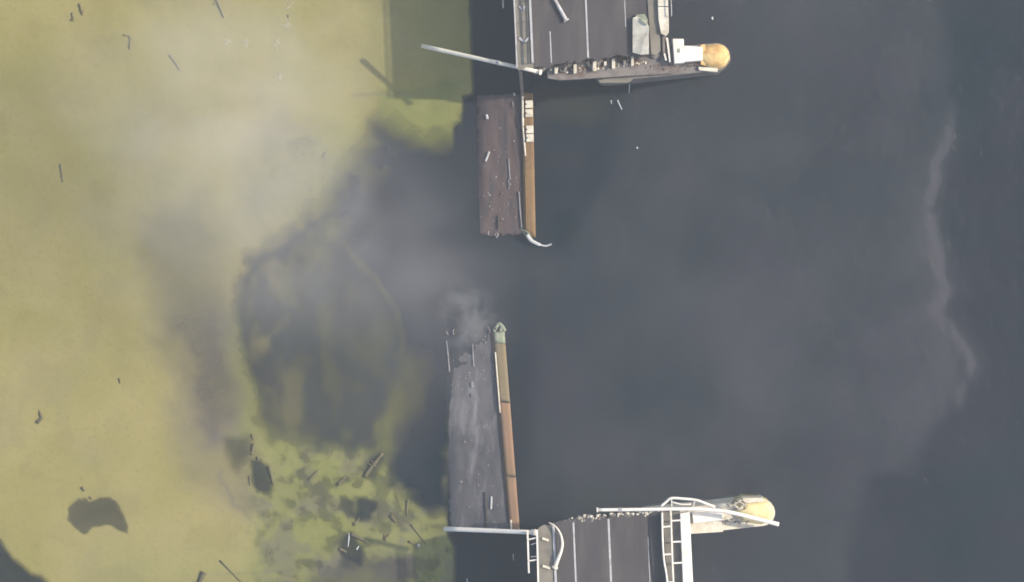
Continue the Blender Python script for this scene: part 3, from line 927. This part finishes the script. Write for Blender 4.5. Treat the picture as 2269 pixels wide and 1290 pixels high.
def sheet(name, q, thick, m, parent, ns=10, nt=26, amp=0.05, ragged=(0, 0), seed=1, awash=0.0):
    """tilted plate: q = 4 corners (u, v, z) top-left, top-right, bottom-right, bottom-left; uneven top, ragged ends"""
    r2 = random.Random(seed)
    bm = bmesh.new()
    gi, gj = np.meshgrid(np.arange(ns + 1), np.arange(nt + 1))
    hump = fbm(gi / 4.0, gj / 4.0, 700 + seed, 3) - 0.5
    rg = [fbm(np.arange(ns + 1) / 5.0, np.full(ns + 1, 3.3 + 9 * k), 800 + seed, 3) for k in range(2)]
    top = []
    for j in range(nt + 1):
        row = []
        for i in range(ns + 1):
            c = bilerp(q, i / ns, j / nt)
            dv = 0
            if j <= 2: dv = -(rg[0][i] - 0.35) * 1.6 * ragged[0] * (1, 0.6, 0.25)[j]
            if j >= nt - 2: dv = (rg[1][i] - 0.35) * 1.6 * ragged[1] * (1, 0.6, 0.25)[nt - j]
            z = c.z + hump[j, i] * 2 * amp
            du = 0
            if awash:
                k = max(0.0, 1 - i / (ns * 0.22))
                z -= awash * k * k
                if i == 0: du = r2.uniform(-3, 3)
            row.append(bm.verts.new(P(c.x + du, c.y + dv, z)))
        top.append(row)
    for j in range(nt):
        for i in range(ns):
            bm.faces.new((top[j][i], top[j + 1][i], top[j + 1][i + 1], top[j][i + 1])).smooth = True
    edge = [top[0][i] for i in range(ns + 1)] + [top[j][ns] for j in range(1, nt + 1)] + [top[nt][i] for i in range(ns - 1, -1, -1)] + [top[j][0] for j in range(nt - 1, 0, -1)]
    low = [bm.verts.new(v.co - Vector((0, 0, thick))) for v in edge]
    n = len(edge)
    for i in range(n):
        bm.faces.new((edge[i], edge[(i + 1) % n], low[(i + 1) % n], low[i]))
    bm.faces.new(list(reversed(low)))
    bmesh.ops.recalc_face_normals(bm, faces=bm.faces)
    return link_mesh(name, bm, m, parent, False)


spanA = empty('sunken_span', P(1120, 360, 0), 'upper fallen bridge span awash in the water with white blocks on its ochre strip', 'bridge span', 'sunken bridge spans')
qa = [(1058, 213, 0.45), (1153, 207, 1.3), (1160, 512, 0.45), (1052, 520, 0.0)]
sheet('road_surface', qa, 0.9, M_WETROAD, spanA, 24, 60, 0.07, (8, 13), 4, 0.34)
qs = [(1156, 205, 1.55), (1181, 207, 1.55), (1187, 526, 0.70), (1162, 514, 0.70)]
sheet('footway_strip', qs, 1.2, M_OCHRE, spanA, 3, 26, 0.02, (2, 8), 5)
sheet('girder_edge', [(1152.5, 207, 1.42), (1156.5, 207, 1.42), (1163, 512, 0.55), (1159, 512, 0.55)], 1.0, M_RUST, spanA, 1, 20, 0.02, (2, 5), 6)
for q in ([(1155.5, 205, 1.75), (1160, 205, 1.75), (1161, 280, 1.55), (1156.5, 280, 1.55)], [(1157, 281, 1.52), (1160.5, 281, 1.52), (1166, 345, 1.36), (1162.5, 346, 1.36)],
          [(1163.5, 392, 1.2), (1165.5, 392, 1.2), (1167.5, 508, 0.88), (1165.5, 508, 0.88)]):
    sheet('kerb', q, 0.5, M_PALE if q[0][1] < 300 else M_OCHRE, spanA, 1, 8, 0.01, (1, 1), 7)
for (u, v) in ((1172, 231), (1172, 251), (1173.5, 287), (1174, 306)):
    z = 1.55 - 0.85 * (v - 207) / 319 + 0.35
    pprism('kerb_block', [(u - 8, v - 8.5), (u + 8, v - 9), (u + 8.5, v + 8), (u - 8, v + 8.5), (u - 8.5, v + 3), (u - 5, v), (u - 8.5, v - 3)], z - 0.6, z, M_PALE, spanA, 0.04)
sheet('torn_plate', [(1150, 506, 0.5), (1172, 514, 0.9), (1186, 538, 0.6), (1172, 534, 0.3)], 0.15, M_GREENCONC, spanA, 3, 4, 0.08, (2, 4), 9)
bm = bmesh.new()
tube(bm, smooth_path([P(1168, 520, 0.9), P(1176, 532, 0.7), P(1186, 538, 0.6), P(1198, 543, 0.5), P(1210, 545, 0.4), P(1222, 541, 0.45)], 4), [0.17] * 12 + [0.09] * 9, 7)
link_mesh('curled_bar', bm, M_FOAM, spanA)
for (pts, r, m) in (([(1078, 254), (1080, 264)], 0.13, M_FOAM), ([(1084, 336), (1079, 350), (1076, 357)], 0.10, M_FOAM), ([(1127, 352), (1129, 385), (1131, 398)], 0.06, M_FADED),
                    ([(1127, 398), (1128, 420)], 0.05, M_FADED), ([(1150, 425), (1152, 460), (1156, 505)], 0.07, M_FADED), ([(1139, 206), (1140, 213)], 0.10, M_FOAM),
                    ([(1136, 226), (1137, 236)], 0.06, M_FADED), ([(1104, 478), (1104, 508)], 0.09, M_DARK)):
    bm = bmesh.new(); L = []
    for (u, v) in pts:
        s = (u - 1055) / 100; t = (v - 210) / 305
        L.append(P(u, v, bilerp(qa, s, t).z + 0.10))
    tube(bm, L, r, 6)
    link_mesh('lane_line' if m is M_FADED else ('crack' if m is M_DARK else 'scrap'), bm, m, spanA)
bm = bmesh.new(); obox(bm, P(1152, 152, 9.6), P(1158, 208, 1.7), 0.55, 0.25)
hs = link_mesh('hanging_strip', bm, M_CONC, spanA)

spanB = empty('sunken_span', P(1070, 960, 0), 'lower fallen bridge span dusted grey with a long brown strip on its right', 'bridge span', 'sunken bridge spans')
qb = [(980, 748, -0.16), (1091, 742, 0.02), (1131, 1172, 1.2), (997, 1172, 0.45)]
sheet('road_surface', qb, 0.9, M_DUSTROAD, spanB, 24, 80, 0.07, (16, 3), 14, 0.26)
qs = [(1093, 733, 0.28), (1118, 736, 0.28), (1152, 1176, 1.42), (1131, 1176, 1.42)]
NS = 4
for i in range(NS):      # the strip is laid in slabs
    cuts = [0, .06, .357, .727, 1.0]
    t0, t1 = cuts[i] + (0.0008 if i else 0), cuts[i + 1] - 0.0008
    a, b, c, d = bilerp(qs, 0, t0), bilerp(qs, 1, t0), bilerp(qs, 1, t1), bilerp(qs, 0, t1)
    sheet('footway_panel', [tuple(a), tuple(b), tuple(c), tuple(d)], 1.2, (M_GREENCONC, M_TAN, M_BROWN, M_BROWN)[i], spanB, 3, (3, 14, 18, 14)[i], 0.02, (4 if i == 0 else 0, 0), 20 + i)
sheet('girder_edge', [(1088.5, 735, 0.16), (1092.8, 735, 0.16), (1130.8, 1172, 1.3), (1127, 1172, 1.3)], 0.9, M_RUST, spanB, 1, 20, 0.02, (2, 2), 30)
sheet('kerb', [(1096, 780, 0.52), (1099, 780, 0.52), (1109.5, 915, 0.88), (1106.5, 915, 0.88)], 0.4, M_PALE, spanB, 1, 8, 0.01, (1, 1), 31)
sheet('kerb', [(1130, 1152, 1.5), (1134, 1152, 1.5), (1135, 1176, 1.56), (1131, 1176, 1.56)], 0.4, M_PALE, spanB, 1, 4, 0.01, (1, 1), 32)
for (u0, v0, u1, v1) in ((1113, 889, 1128, 891), (1128, 1055, 1143, 1056)):
    bm = bmesh.new(); t = (v0 - 735) / 440; z = 0.28 + 1.14 * t + 0.05
    bar(bm, u0, v0, z, u1, v1, z, 0.12, 0.08); link_mesh('joint_bar', bm, M_DARK, spanB)
for pts in ([(1096, 731), (1102, 722), (1106, 716)], [(1106, 716), (1114, 724), (1119, 734)], [(1094, 734), (1099, 726)], [(1109, 734), (1112, 724)]):
    bm = bmesh.new(); tube(bm, [P(u, v, 0.55) for u, v in pts], 0.16, 6); link_mesh('torn_bar', bm, M_GREENCONC, spanB)
for (pts, r, m) in (([(989, 755), (993, 790), (996, 824)], 0.07, M_FADED), ([(1047, 762), (1048, 790), (1050, 812)], 0.06, M_FADED), ([(1089, 1100), (1088, 1128)], 0.10, M_FOAM),
                    ([(1074, 1090), (1077, 1130), (1078, 1170)], 0.09, M_DARK), ([(1045, 846), (1046, 858)], 0.14, M_FADED), ([(1043, 872), (1044, 880)], 0.08, M_DARK)):
    bm = bmesh.new(); L = []
    for (u, v) in pts:
        t = (v - 738) / 434; s = (u - (978 + 18 * t)) / (113 + 22 * t)
        L.append(P(u, v, max(bilerp(qb, s, t).z, 0.0) + 0.06))
    tube(bm, L, r, 6)
    link_mesh('lane_line' if m is M_FADED else ('crack' if m is M_DARK else 'scrap'), bm, m, spanB)

# bars, chunks and dust left on the sunken spans
for (span, line, q, sg, seed) in ((spanA, [(1062, 516), (1105, 518), (1150, 512)], qa, 1, 51), (spanB, [(992, 738), (1040, 736), (1088, 734)], qb, -1, 52)):
    r2 = random.Random(seed)
    for i in range(9):
        t = r2.random() * 2; k = min(int(t), 1); f = t - k
        u = line[k][0] * (1 - f) + line[k + 1][0] * f; v = line[k][1] * (1 - f) + line[k + 1][1] * f
        a = P(u, v - sg * 4, 0.15)
        b = P(u + r2.uniform(-5, 5), v + sg * r2.uniform(3, 11), 0.15 + r2.uniform(0, .25))
        bm = bmesh.new(); tube(bm, [a, a.lerp(b, .5) + Vector((r2.uniform(-.1, .1), 0, .1)), b], 0.035, 5)
        link_mesh('torn_bar', bm, M_RUST if i % 3 else M_RAIL, span)
    bm = bmesh.new()
    for i in range(70):
        ss, tt = r2.uniform(.12, .98), r2.random() ** (0.5 if sg > 0 else 1.6)
        c = bilerp(q, ss, tt)
        rock(bm, P(c.x, c.y, c.z + 0.03), r2.uniform(0.03, 0.13), r2)
    o = link_mesh('rubble', bm, M_CONC, span); o['kind'] = 'stuff'

# ------------------------------------------------------------------ floating debris
def branch(name, pts, r, label, cat, m=M_WOOD, twigs=0, z=0.06, group=None):
    bm = bmesh.new()
    L = smooth_path([P(u, v, z) for u, v in pts], 4) if len(pts) > 2 else [P(*pts[0], z).lerp(P(*pts[1], z), i / 5) for i in range(6)]
    k = len(L) - 1
    tube(bm, L, [r * (1 - 0.45 * i / k) for i in range(k + 1)], 7)
    r2 = random.Random(int(pts[0][0] * 7 + pts[0][1]))
    for i in range(twigs):
        a = L[r2.randrange(1, k)]
        d = Vector((r2.uniform(-1, 1), r2.uniform(-1, 1), 0.1)).normalized()
        tube(bm, [a, a + d * r * r2.uniform(1.5, 3)], [r * 0.5, r * 0.15], 5)
    o = link_mesh(name, bm, m, None, True)
    return tag(o, label, cat, group)


G = 'driftwood floating in the weed'
branch('driftwood', [(157, 46), (161, 40), (158, 30)], 0.12, 'small hooked dark branch floating near the top left', 'driftwood', twigs=4, group=G)
branch('driftwood', [(176, 8), (180, 24), (183, 34)], 0.14, 'stubby brown branch right beside the hooked branch at top left', 'driftwood', twigs=3, group=G)
branch('driftwood', [(274, 78), (288, 82), (287, 110)], 0.13, 'faint crooked twig right of the branches at top left', 'driftwood', twigs=2, m=M_SOGGY, group=G)
branch('driftwood', [(376, 122), (388, 138), (398, 156)], 0.14, 'faint slanting stick in the weed left of the foam specks', 'driftwood', m=M_SOGGY, group=G)
branch('driftwood', [(470, -20), (484, 8), (497, 40)], 0.20, 'blurred slanting log touching the top edge', 'driftwood', twigs=2, m=M_SOGGY, group=G)
branch('driftwood', [(134, 364), (139, 404)], 0.12, 'lone upright stick in the yellow weed on the left', 'driftwood', m=M_SOGGY, group=G)
branch('driftwood', [(264, 838), (266, 850)], 0.12, 'tiny dark stub in the yellow weed left of the dull streak', 'driftwood', group=G)
branch('driftwood', [(82, 936), (92, 926), (87, 914)], 0.20, 'dark bent piece of wood alone at the left edge', 'driftwood', twigs=2, group=G)
branch('driftwood', [(182, 1079), (187, 1089)], 0.18, 'dark chip above the bean shaped hole in the weed', 'driftwood', group=G)
branch('driftwood', [(199, 1101), (203, 1107)], 0.14, 'smaller chip at the rim of the bean shaped hole', 'driftwood', group=G)
branch('driftwood', [(452, 1268), (446, 1282), (436, 1300)], 0.32, 'thick dark log at the bottom edge left of the long rod', 'driftwood', group=G)
branch('driftwood', [(487, 1242), (540, 1296)], 0.09, 'long thin straight rod in the weed at the bottom edge', 'driftwood', group=G)
branch('driftwood', [(562, 984), (557, 1008)], 0.19, 'short dark stick just above the purple hole', 'driftwood', twigs=1, group=G)
branch('driftwood', [(558, 962), (561, 974)], 0.13, 'tiny stick at the lower left rim of the round clearing', 'driftwood', group=G)
branch('driftwood', [(571, 1012), (572, 1020)], 0.15, 'dark chip on top of the purple hole', 'driftwood', group=G)
branch('driftwood', [(596, 1034), (601, 1054), (606, 1074)], 0.19, 'dark stick along the right rim of the purple hole', 'driftwood', group=G)
branch('driftwood', [(552, 1054), (554, 1076)], 0.10, 'thin stick along the left rim of the purple hole', 'driftwood', group=G)
branch('driftwood', [(684, 1064), (704, 1042)], 0.12, 'faint slanting stick right of a small brown spot in the green weed', 'driftwood', group=G)
branch('driftwood', [(748, 1074), (766, 1056)], 0.18, 'greenish stick between the spot and the two lobed hole', 'driftwood', group=G)
branch('driftwood', [(808, 1056), (824, 1034), (848, 1004)], 0.26, 'thick mossy branch slanting up above the two lobed hole', 'driftwood', twigs=5, group=G)
branch('driftwood', [(784, 1164), (796, 1148)], 0.15, 'small dark stick under the two lobed hole', 'driftwood', twigs=1, group=G)
branch('driftwood', [(778, 1184), (796, 1192), (814, 1202)], 0.24, 'dark plank on the upper rim of the lowest hole', 'driftwood', group=G)
branch('driftwood', [(774, 1182), (771, 1212)], 0.10, 'white stick standing out in the lowest hole', 'driftwood', m=M_FOAM, group=G)
branch('driftwood', [(752, 1216), (768, 1224)], 0.17, 'dark stick at the left rim of the lowest hole', 'driftwood', group=G)
branch('driftwood', [(790, 1218), (795, 1210)], 0.10, 'pale twig inside the lowest hole right of the white stick', 'driftwood', m=M_FOAM, group=G)
branch('driftwood', [(904, 1108), (901, 1128), (903, 1144)], 0.15, 'dark upright stick below the blue water left of the lower span', 'driftwood', group=G)
branch('driftwood', [(910, 1162), (944, 1206)], 0.10, 'straight slanting rod left of the end of the white pole', 'driftwood', group=G)
branch('driftwood', [(866, 1142), (878, 1158)], 0.22, 'stubby dark log between the two lobed hole and the slanting rod', 'driftwood', group=G)
branch('driftwood', [(905, 1200), (924, 1209)], 0.13, 'small dark stick under the slanting rod', 'driftwood', group=G)
branch('driftwood', [(926, 1206), (929, 1212)], 0.16, 'white chip beside the small dark stick under the rod', 'driftwood', m=M_FOAM, group=G)
branch('driftwood', [(852, 1196), (862, 1184)], 0.18, 'brown stub above the bridge shadow at the bottom', 'driftwood', twigs=2, group=G)
branch('driftwood', [(716, 348), (722, 337)], 0.13, 'dark twig at the rim of a grey spot in the upper weed', 'driftwood', group=G)
branch('driftwood', [(638, 33), (639, 39)], 0.12, 'tiny dark chip among the foam specks near the top', 'driftwood', group=G)
branch('floating_scrap', [(1577, 38), (1579, 44)], 0.15, 'white speck alone on dark water above the upper pier nose', 'debris', m=M_FOAM)
branch('floating_scrap', [(1411, 326), (1413, 330)], 0.11, 'pale speck on dark water below the upper pier', 'debris', m=M_FOAM)
branch('floating_scrap', [(1368, 222), (1372, 231), (1378, 243)], 0.10, 'white slanting splinter on the water below the upper pier', 'debris', m=M_FOAM)
branch('floating_scrap', [(1354, 222), (1355, 231)], 0.07, 'small pale splinter left of the slanting white splinter', 'debris', m=M_FOAM)
branch('floating_scrap', [(1395, 186), (1394, 206)], 0.07, 'thin pale rod on the water touching the upper pier wall', 'debris', m=M_FOAM)
branch('floating_scrap', [(1035, 1282), (1036, 1296)], 0.06, 'thin pale rod in the lower bridge shadow at the bottom edge', 'debris', m=M_FOAM)
branch('floating_scrap', [(1137, 1228), (1138, 1242)], 0.05, 'faint pale rod on dark water left of the ladder shaped railing', 'debris', m=M_FOAM)

# foam specks in an arc near the top
def foam(name, u, v, r, label):
    bm = bmesh.new()
    r2 = random.Random(int(u))
    for i in range(30):
        rock(bm, P(u + r2.gauss(0, r * 0.9), v + r2.gauss(0, r), 0.05), r2.uniform(0.04, 0.11), r2)
    o = link_mesh(name, bm, M_FOAMW)
    return tag(o, label, 'foam', 'foam specks on the weed')


M_FOAMW = solid('yellow_foam', (0.33, 0.30, 0.18), (0.37, 0.34, 0.21), None, 2.0, 12, 0.95, 0.2)
foam('foam_patch', 545, 95, 4, 'leftmost foam speck of the arc near the top')
foam('foam_patch', 612, 95, 5, 'foam speck in the middle of the arc near the top')
foam('foam_patch', 636, 55, 5, 'foam speck on the right side of the arc near the top')
foam('foam_patch', 639, 10, 5, 'foam speck touching the top edge')
foam('foam_patch', 621, 170, 5, 'lowest foam speck below the arc')
foam('foam_patch', 502, 94, 4, 'faint foam speck left of the arc')


# ------------------------------------------------------------------ smoke and haze
def volume_mat(name, dens, color, nscale, lo, hi, aniso=0.0):
    m, nt, out = newmat(name)
    tc = nt.nodes.new('ShaderNodeTexCoord')
    ln = nt.nodes.new('ShaderNodeVectorMath'); ln.operation = 'LENGTH'
    nt.links.new(tc.outputs['Object'], ln.inputs[0])
    fall = ramp(nt, ln.outputs['Value'], 1.0, 0.15)
    wn_ = noise(nt, worldpos(nt), nscale, 2, 0.6, 0.6)
    d = math_n(nt, 'MULTIPLY', math_n(nt, 'MULTIPLY', fall, ramp(nt, wn_, lo, hi)), dens)
    pv = nt.nodes.new('ShaderNodeVolumePrincipled')
    pv.inputs['Color'].default_value = (*color, 1)
    pv.inputs['Anisotropy'].default_value = aniso
    nt.links.new(d, pv.inputs['Density'])
    nt.links.new(pv.outputs[0], out.inputs['Volume'])
    return m


VM1 = volume_mat('drifting_smoke', 0.055, (0.95, 0.945, 0.96), 0.07, 0.22, 0.70)
VM2 = volume_mat('dense_smoke_wisp', 0.10, (0.97, 0.965, 0.97), 0.45, 0.36, 0.66)


def puff(name, u, v, z, rx, ry, rz, rot, m, label):
    bm = bmesh.new()
    bmesh.ops.create_icosphere(bm, subdivisions=3, radius=1.0)
    me = bpy.data.meshes.new(name); bm.to_mesh(me); bm.free(); me.materials.append(m)
    o = bpy.data.objects.new(name, me)
    COL.objects.link(o)
    o.location = P(u, v, z)
    o.scale = (rx, ry, rz)
    o.rotation_euler = (0, 0, math.radians(rot))
    return tag(o, label, 'smoke', kind='stuff')


puff('smoke', 540, 400, 14, 19, 20, 7, 25, VM1, 'broad pale smoke drifting over the weed left of the open water')
puff('smoke', 790, 560, 10, 19, 13, 5, -35, VM1, 'thin smoke over the round clearing')
puff('smoke', 470, 150, 16, 20, 11, 6, 10, VM1, 'thin smoke fading out over the weed at upper left')
puff('smoke', 1040, 705, 2.6, 5.6, 4.2, 2.3, -50, VM2, 'small white smoke wisp at the torn tip of the lower span')
puff('smoke', 1050, 880, 3.0, 3.4, 7.0, 1.6, 8, VM1, 'faint smoke lying over the lower sunken span')

# the air between the drone and the river
m, nt, out = newmat('haze_air')
pv = nt.nodes.new('ShaderNodeVolumePrincipled')
pv.inputs['Color'].default_value = (0.78, 0.87, 1.0, 1)
pv.inputs['Density'].default_value = 0.00033
pv.inputs['Anisotropy'].default_value = 0.2
nt.links.new(pv.outputs[0], out.inputs['Volume'])
bm = bmesh.new()
prism(bm, [(-1300, -1300), (1300, -1300), (1300, 1300), (-1300, 1300)], -5.0, HC + 6)
hz = link_mesh('haze', bm, m)
tag(hz, kind='stuff')
hz['label'] = 'thin summer haze between the camera and the river'
